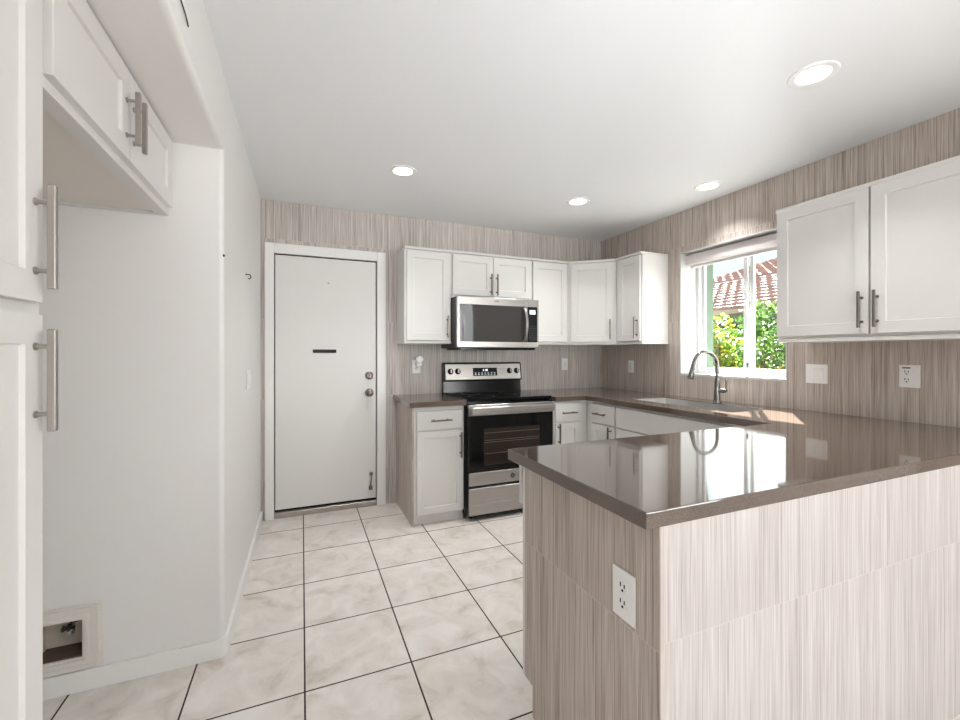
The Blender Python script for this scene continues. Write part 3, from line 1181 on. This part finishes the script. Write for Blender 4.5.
# small unreadable maker's mark on the top rail
bm = NB()
lathe(bm, [(0, .0), (0, .006), (.0006, .006), (.0006, 0)], (0, 0, 0), (0, -1, 0), 24)
bmesh.ops.transform(bm, matrix=Matrix.Translation(F @ Vector((.345, 0, MZ1 - .03))) @ Matrix.Diagonal((4.0, 1, .9, 1)), verts=bm.verts)
obj('emblem', bm, M['nickel'], md)
cpn = obj('control_panel', bx(NB(), (dxs + .0025, -.0315, MZ0 + .004), (mw, 0, MZ1), F, .004, 2), M['steel'], t)
kp = obj('keypad', bx(NB(), (dxs + .004, -.002, MZ0 + .05), (mw - .016, .0015, MZ1 - .062), F, .001), M['blackglass'], cpn)
obj('display', bx(NB(), (dxs + .024, .0016, MZ1 - .125), (mw - .036, .0024, MZ1 - .090), F), M['lcd'], kp)
bm = NB()
for r in range(7):
    for c in range(4):
        bx(bm, (dxs + .020 + c * .020, .0016, MZ0 + .068 + r * .019), (dxs + .031 + c * .020, .0022, MZ0 + .076 + r * .019), F)
obj('keys', bm, M['darkgrey'], kp)

# ------------------------------------------------------------------ pantry and alcove cabinet (left)
PXF = -.490      # face frame plane


def FL(y0):
    return frame((PXF, y0, 0), (0, 1, 0), (1, 0, 0))


F = FL(.60)
t = thing('pantry_cabinet', (-.82, .87, 0), 'tall white pantry cabinet cropped by the left edge of the photo', 'cabinet')
bm = NB()
bx(bm, (0, -(PXF - XB) + .001, KZ), (.537, 0, SZ - .001), F, .001)
obj('carcass', bm, M['cab'], t)
obj('plinth', bx(NB(), (.002, -(PXF - XB) + .001, 0), (.535, -.05, KZ - .001), F), M['paint'], t)
door(t, F, .012, .505, 1.358, 2.09, handle=('v', .478, 1.483), hl=.20, hs=.013, off=.026, hm=M['nickel_left'])
door(t, F, .012, .505, .118, 1.334, handle=('v', .478, 1.207), hl=.197, hs=.013, off=.026, hm=M['nickel_left'])

F = FL(1.1385)
t = thing('alcove_cabinet', (-.82, 1.59, 1.79), 'two-door white cabinet mounted high over the empty refrigerator alcove', 'cabinet')
wA = YA - .001 - 1.1385
bm = NB()
dA = PXF - XB - .002
bx(bm, (0, -dA, 1.835), (wA, 0, SZ - .001), F, .001)
obj('carcass', bm, M['cab'], t)
bm = NB()
bx(bm, (0, -.044, 1.806), (wA, 0, 1.834), F, .001)
bx(bm, (0, -dA, 1.806), (.019, -.0445, 1.834), F)
bx(bm, (wA - .019, -dA, 1.806), (wA, -.0445, 1.834), F)
obj('bottom_rail', bm, M['cab'], t)
obj('bottom_panel', bx(NB(), (.0195, -dA, 1.815), (wA - .0195, -.0445, 1.834), F), M['cab_in'], t)
door(t, F, .006, .4255, 1.830, 2.092, handle=('v', .3995, 1.945), hl=.155, hs=.0125, off=.028, hm=M['nickel_left'])
door(t, F, .4305, wA - .035, 1.830, 2.092, handle=('v', .4565, 1.945), hl=.155, hs=.0125, off=.028, hm=M['nickel_left'])

# ------------------------------------------------------------------ water box in the alcove
t = thing('outlet_box', (-.83, YA, .06), 'recessed water valve box with moulded frame low on the alcove wall', 'valve box')
bm = NB()
FW = frame((0, YA, 0), (1, 0, 0), (0, -1, 0))
ox0, ox1, oz0, oz1 = -.963, -.699, .0765, .318
for i, (a, th) in enumerate(((0, .004), (.010, .012), (.024, .009), (.038, .012), (.049, .006))):
    b = (.010, .024, .038, .049, .058)[i]
    s0, s1 = a, b
    zz0 = lambda q: oz0 + q * (NZ0 - oz0) / .058
    bx(bm, (ox0 + s0, .0003, zz0(s0)), (ox0 + s1, th, oz1 - s0 * .93), FW)
    bx(bm, (ox1 - s1, .0003, zz0(s0)), (ox1 - s0, th, oz1 - s0 * .93), FW)
    bx(bm, (ox0 + s1, .0003, oz1 - s1 * .93), (ox1 - s1, th, oz1 - s0 * .93), FW)
    bx(bm, (ox0 + s1, .0003, zz0(s0)), (ox1 - s1, th, zz0(s1)), FW)
obj('moulded_frame', bm, M['cream'], t)
bm = NB()
w_ = .004
bx(bm, (NX0 + .0005, YA + .001, NZ0 + .0005), (NX0 + w_, YA + .098, NZ1 - .0005))
bx(bm, (NX1 - w_, YA + .001, NZ0 + .0005), (NX1 - .0005, YA + .098, NZ1 - .0005))
bx(bm, (NX0 + w_, YA + .001, NZ1 - w_), (NX1 - w_, YA + .098, NZ1 - .0005))
bx(bm, (NX0 + w_, YA + .094, NZ0 + w_), (NX1 - w_, YA + .098, NZ1 - w_))
obj('inner_box', bm, M['boxin'], t)
bm = NB()
bx(bm, (NX0 + w_, YA + .001, NZ0 + .0005), (NX1 - w_, YA + .094, NZ0 + w_))
obj('box_floor', bm, M['dirt'], t)['label'] = 'dirty brown floor of the box'
bm = NB()
vx, vy, vz = -.812, YA + .055, .232
lathe(bm, [(0, 0), (0, .014), (.02, .014), (.024, .009), (.045, .009), (.045, 0)], (vx, YA + .093, vz), (0, -1, 0), 14)
tube(bm, [(vx, vy, vz + .022), (vx, vy, vz - .030)], .010, 12)
lathe(bm, [(0, 0), (0, .012), (.012, .012), (.012, 0)], (vx, vy, vz - .030), (0, 0, -1), 6)
vb = obj('shutoff_valve', bm, M['chrome'], t, smooth=True)
bm = NB()
for k in range(5):
    a = 2 * PI * k / 5
    tube(bm, [(vx, vy - .028, vz - .005), (vx + .020 * math.cos(a), vy - .031, vz - .005 + .012 * math.sin(a))], [.005, .007], 8)
tube(bm, [(vx, vy, vz - .005), (vx, vy - .034, vz - .005)], .006, 10)
obj('valve_handle', bm, M['slot'], vb, smooth=True)

# ------------------------------------------------------------------ outlets, switches, small wall fittings
def outlet(F, label, w=.070, h=.115, gfci=False, group=None, ducts=True, cx=0):
    t = thing('wall_outlet', F @ Vector((0, 0, 0)), label, 'outlet', group)
    obj('cover_plate', bx(NB(), (-w / 2, .0005, -h / 2), (w / 2, .006, h / 2), F, .002, 2), M['plastic'], t)
    if ducts:
        for sgn in (1, -1):
            bm = NB()
            lathe(bm, [(0, 0), (0, .0165), (.0025, .016), (.0025, 0)], F @ Vector((cx, .0058, sgn * .020)), F.to_3x3() @ Vector((0, 1, 0)), 24)
            rc = obj('receptacle', bm, M['plastic'], t)
            bm = NB()
            bx(bm, (cx - .0085, .0084, sgn * .020), (cx - .005, .0090, sgn * .020 + .010), F)
            bx(bm, (cx + .005, .0084, sgn * .020), (cx + .0085, .0090, sgn * .020 + .009), F)
            bx(bm, (cx - .003, .0084, sgn * .020 - .011), (cx + .003, .0090, sgn * .020 - .005), F)
            obj('slots', bm, M['slot'], rc)
    else:
        rc = obj('receptacle', bx(NB(), (-.0165, .006, -.034), (.0165, .0085, .034), F, .001), M['plastic'], t)
        bm = NB()
        for sgn in (1, -1):
            bx(bm, (-.0075, .0085, sgn * .020 - .002), (-.005, .0090, sgn * .020 + .006), F)
            bx(bm, (.005, .0085, sgn * .020 - .002), (.0075, .0090, sgn * .020 + .006), F)
            bx(bm, (-.002, .0085, sgn * .020 - .009), (.002, .0090, sgn * .020 - .005), F)
        bx(bm, (-.007, .0085, -.004), (.007, .0092, -.001), F)
        bx(bm, (-.007, .0085, .001), (.007, .0092, .004), F)
        obj('slots', bm, M['slot'], rc)
    return t


FPX = lambda y, z: frame((PX, y, z), (0, -1, 0), (-1, 0, 0))
FRX = lambda y, z: frame((XR, y, z), (0, -1, 0), (-1, 0, 0))
FBX = lambda x, z: frame((x, D, z), (1, 0, 0), (0, -1, 0))
outlet(FPX(.832, .662), 'white duplex outlet on the tiled end of the peninsula', w=.078, h=.122)
ro = outlet(FRX(1.157, 1.141), 'white duplex outlet under the two-door cabinet on the right wall', w=.082, h=.115, cx=-.010)
obj('label_strip', bx(NB(), (-.028, .0061, .040), (.004, .0066, .046), FRX(1.157, 1.141)), M['slot'], ro)
outlet(FRX(3.152, 1.135), 'white outlet on the right wall left of the window', ducts=False)
outlet(FBX(2.412, 1.150), 'white outlet on the back wall between range and corner', ducts=False)
ao = outlet(FBX(.905, 1.146), 'white outlet behind the plug-in air freshener left of the range', ducts=True)
t = thing('air_freshener', (.915, D - .02, 1.165), 'white plug-in air freshener in the outlet beside the entry door', 'air freshener')
F = FBX(.918, 1.175)
bm = NB()
bx(bm, (-.018, .0095, -.030), (.018, .035, .02), F, .006, 2)
obj('plug_body', bm, M['plastic'], t)
bm = NB()
prof = [(0, 0), (0, .026), (.008, .033), (.022, .033), (.030, .026), (.033, 0)]
lathe(bm, prof, F @ Vector((.004, .036, .032)), (0, -1, 0), 24)
lathe(bm, [(0, 0), (0, .018), (.02, .021), (.026, 0)], F @ Vector((.004, .036, -.006)), (0, -1, 0), 20)
obj('front_cover', bm, M['plastic'], t, smooth=True)
bm = NB()
tube(bm, [F @ Vector((-.006, .024, -.030)), F @ Vector((-.006, .024, -.040))], .010, 14)
obj('scent_bottle', bm, M['cream'], t, smooth=True)


def switch(F, n, label, w, h=.115):
    t = thing('light_switch', F @ Vector((0, 0, 0)), label, 'switch')
    obj('cover_plate', bx(NB(), (-w / 2, .0005, -h / 2), (w / 2, .006, h / 2), F, .002, 2), M['plastic'], t)
    for i in range(n):
        cx = (i - (n - 1) / 2) * .046
        obj('rocker', bx(NB(), (cx - .0165, .006, -.033), (cx + .0165, .0095, .033), F, .0015), M['plastic'], t)
    return t


switch(FRX(1.583, 1.135), 2, 'white double light switch on the right wall beside the window', .118)
switch(frame((XL + .0068, 2.83, 1.108), (0, 1, 0), (1, 0, 0)), 3, 'white light switch plate low on the left wall near the door', .165)

# hook and screw left in the painted wall
FLX = lambda y, z: frame((XL, y, z), (0, 1, 0), (1, 0, 0))
bm = NB()
F = frame((XL + .0062, 2.735, 1.70), (0, 1, 0), (1, 0, 0))
tube(bm, [F @ Vector(p) for p in ((0, .0003, .006), (0, .016, .006), (0, .024, .002), (0, .026, -.010), (0, .020, -.018), (0, .012, -.018))], .003, 8)
lathe(bm, [(0, 0), (0, .008), (.002, .008), (.003, 0)], F @ Vector((0, .0003, .006)), (1, 0, 0), 12)
tag(obj('wall_hook', bm, M['brass'], None, (XL, 2.735, 1.70), True), 'small dark cup hook screwed into the painted left wall', 'hook')
bm = NB()
lathe(bm, [(0, 0), (0, .006), (.003, .005), (.004, 0)], (XL + .0002 - .003, YA + .012, 1.668), (1, -.6, 0), 12)
tag(obj('wall_screw', bm, M['brass'], None, (XL, YA + .012, 1.668), True), 'single dark screw head on the rounded alcove wall corner', 'screw')
# thin bent bracket strips on the soffit face
bm = NB()
F = FLX(1.30, 2.21)
tube(bm, [F @ Vector(p) for p in ((-.25, .004, -.012), (-.05, .004, -.010), (.095, .004, -.018), (.13, .003, -.026))], .0022, 6)
tube(bm, [F @ Vector(p) for p in ((-.25, .004, .050), (.02, .004, .050), (.055, .004, .045), (.085, .004, .018))], .0028, 6)
tag(obj('wall_wire', bm, M['darkgrey'], None, (XL, 1.3, 2.21), True), 'thin grey wire ends running along the top of the soffit', 'wire')

# ------------------------------------------------------------------ recessed downlights
def downlight(x, y, label):
    t = thing('ceiling_light', (x, y, HC), label, 'ceiling light', 'recessed ceiling downlights')
    bm = NB()
    lathe(bm, [(-.0005, .088), (.004, .086), (.007, .076), (.004, .062), (-.0005, .060)], (x, y, HC), (0, 0, -1), 40)
    obj('trim_ring', bm, M['plastic'], t, smooth=True)
    bm = NB()
    lathe(bm, [(.0005, 0), (.0005, .0605), (.0035, .060), (.0035, 0)], (x, y, HC), (0, 0, -1), 40)
    obj('lens', bm, M['lamp'], t)
    return t


LIGHTS = [(1.963, 1.098, 'round recessed downlight nearest the camera, over the peninsula'),
          (2.598, 2.112, 'round recessed downlight by the right wall, above the sink window'),
          (1.946, 2.710, 'round recessed downlight in the far corner in front of the corner cabinet'),
          (.592, 2.685, 'round recessed downlight at left, in front of the entry door')]
first = downlight(*LIGHTS[0])
for x, y, lb in LIGHTS[1:]:
    copy_thing(first, (x, y, HC), lb, 'recessed ceiling downlights')
for x, y, lb in LIGHTS:
    light('downlight_lamp', 'AREA', (x, y, HC - .012), (0, 0, -1), 4.3, (.97, .98, 1.0), .11).data.spread = math.radians(105)

# ------------------------------------------------------------------ outdoors
struct('ground', bx(NB(), (XO + .01, -4, -.2), (40, 30, -.02)), M['gravel'], label='pale gravel yard outside the window')
struct('trim_3', bx(NB(), (XO + .002, .2, 2.46), (4.02, 5.5, 2.60)), M['fascia'], label='unseen eave sized to cut the sun outside the window')  # unseen overhang, depth set to end the sun patch on the counter
pl = obj('patio_column', bx(NB(), (3.15, 2.65, -.02), (3.33, 2.9, 2.459), None, .006), M['green_stucco'], None, (3.24, 2.77, -.02))
tag(pl, 'pale green stucco column just outside the left side of the window', 'column')
gw = obj('garden_wall', bx(NB(), (5.75, 2.2, -.02), (5.95, 9.0, 1.17), None, .01), M['tan'], None, (5.85, 5, -.02))
tag(gw, 'low tan stucco garden wall behind the flowering bushes outside', 'wall')


def bush(name, centre, rad, n, size, m, label, flowers=None, fm=None, trunk=True, cat='bush'):
    t = thing(name, (centre[0], centre[1], -.02), label, cat)
    rng = random.Random(int(centre[1] * 100) + n)
    lobes = []
    for k in range(9):
        d = Vector((rng.gauss(0, 1), rng.gauss(0, 1), rng.gauss(0, 1))).normalized()
        lobes.append((Vector([d[i] * rad[i] * .55 for i in range(3)]), rng.uniform(.38, .6)))

    def pt():
        c, s = rng.choice(lobes)
        d = Vector((rng.gauss(0, 1), rng.gauss(0, 1), rng.gauss(0, 1))).normalized() * rng.uniform(.55, 1) ** .6
        return Vector(centre) + c + Vector([d[i] * rad[i] * s for i in range(3)])

    def leaves(cnt, sz):
        bm = NB()
        for _ in range(cnt):
            p = pt()
            a = Vector((rng.gauss(0, 1), rng.gauss(0, 1), rng.gauss(0, .7))).normalized()
            b = a.orthogonal().normalized()
            b = (b * math.cos(rng.uniform(0, 6)) + a.cross(b) * math.sin(rng.uniform(0, 6))).normalized()
            c = a.cross(b)
            s = sz * rng.uniform(.6, 1.3)
            v = [bm.verts.new(p + q) for q in (-a * s, b * s * .45 + c * s * .12, a * s, -b * s * .45 + c * s * .12)]
            bm.faces.new((v[0], v[1], v[2]))
            bm.faces.new((v[0], v[2], v[3]))
        return bm
    obj('foliage', leaves(n, size), m, t)['kind'] = 'stuff'
    if flowers:
        obj('flowers', leaves(flowers, size * 1.0), fm, t)['kind'] = 'stuff'
    bm = NB()
    for k in range(5):
        a = rng.uniform(0, 6.3)
        top = Vector(centre) + Vector((math.cos(a) * rad[0] * .45, math.sin(a) * rad[1] * .45, rad[2] * .1))
        tube(bm, [(centre[0] + .03 * math.cos(a), centre[1] + .03 * math.sin(a), -.019),
                  ((centre[0] + top.x) / 2, (centre[1] + top.y) / 2, centre[2] * .5), top], [.03, .022, .008], 7)
    obj('stems', bm, M['bark'], t)
    return t


bush('flowering_bush', (5.2, 4.02, 1.38), (.40, .46, .48), 1500, .042, M['leaf_a'],
     'lime bush with orange flowers seen through the left window pane', 90, M['flower_o'])
bush('garden_bush', (5.1, 3.28, 1.26), (.42, .44, .62), 1700, .042, M['leaf_b'],
     'bright green bush seen through the right window pane', 20, M['flower_o'])
bush('bougainvillea', (5.4, 4.62, 1.62), (.22, .22, .32), 420, .04, M['leaf_a'],
     'purple-flowered bush beside the pale green column outside', 150, M['flower_p'])
bush('dark_tree', (8.3, 6.0, 1.62), (.6, 1.6, .50), 1500, .08, M['leaf_d'],
     'dark green tree under the eave of the neighbouring house', cat='tree')

# neighbouring house with barrel tile roofs
t = thing('neighbour_house', (11, 7, -.02), 'neighbouring house with curved clay roof tiles beyond the bushes', 'house')
obj('house_wall', bx(NB(), (9.5, 0.5, -.019), (14.5, 12.5, 2.25)), M['tan'], t)
obj('fascia', bx(NB(), (9.0, 0.0, 2.16), (9.06, 13.0, 2.27)), M['fascia'], t)


def tile_roof(x0, z0, x1, z1, y0, y1, hip=0.0):
    """barrel tiles: courses step up the slope, each wavy along y"""
    bm = NB()
    nc = 10
    ny = int((y1 - y0) / .055)
    for c in range(nc):
        f0, f1 = c / nc, (c + 1) / nc
        xa, xb = x0 + (x1 - x0) * f0, x0 + (x1 - x0) * (f1 + .1 / nc)
        za, zb = z0 + (z1 - z0) * f0, z0 + (z1 - z0) * (f1 + .1 / nc)
        ye = y1 - hip * f0
        row = []
        for k in range(ny + 1):
            y = y0 + (ye - y0) * k / ny
            w = .022 * abs(math.sin(PI * y / .28 + c * .8)) 
            row.append((bm.verts.new((xa, y, za + .015)), bm.verts.new((xa, y, za + .075 + w)), bm.verts.new((xb, y, zb + .0 + w))))
        for a, b in zip(row, row[1:]):
            bm.faces.new((a[0], b[0], b[1], a[1]))
            bm.faces.new((a[1], b[1], b[2], a[2]))
    return bm


obj('lower_roof', tile_roof(8.95, 2.24, 12.0, 3.40, 0.0, 13.0), M['roof'], t)
obj('roof_base', prism(NB(), [(9.0, 2.22), (12.0, 3.36), (15.0, 2.22)], 0.02, 12.98,
                       Matrix(((1, 0, 0, 0), (0, 0, 1, 0), (0, 1, 0, 0), (0, 0, 0, 1)))), M['tan'], t)
obj('upper_roof', tile_roof(12.1, 3.45, 14.6, 4.42, 0.0, 10.6, 1.6), M['roof'], t)
obj('upper_wall', bx(NB(), (12.3, .3, 3.0), (14.5, 8.6, 3.5)), M['tan'], t)
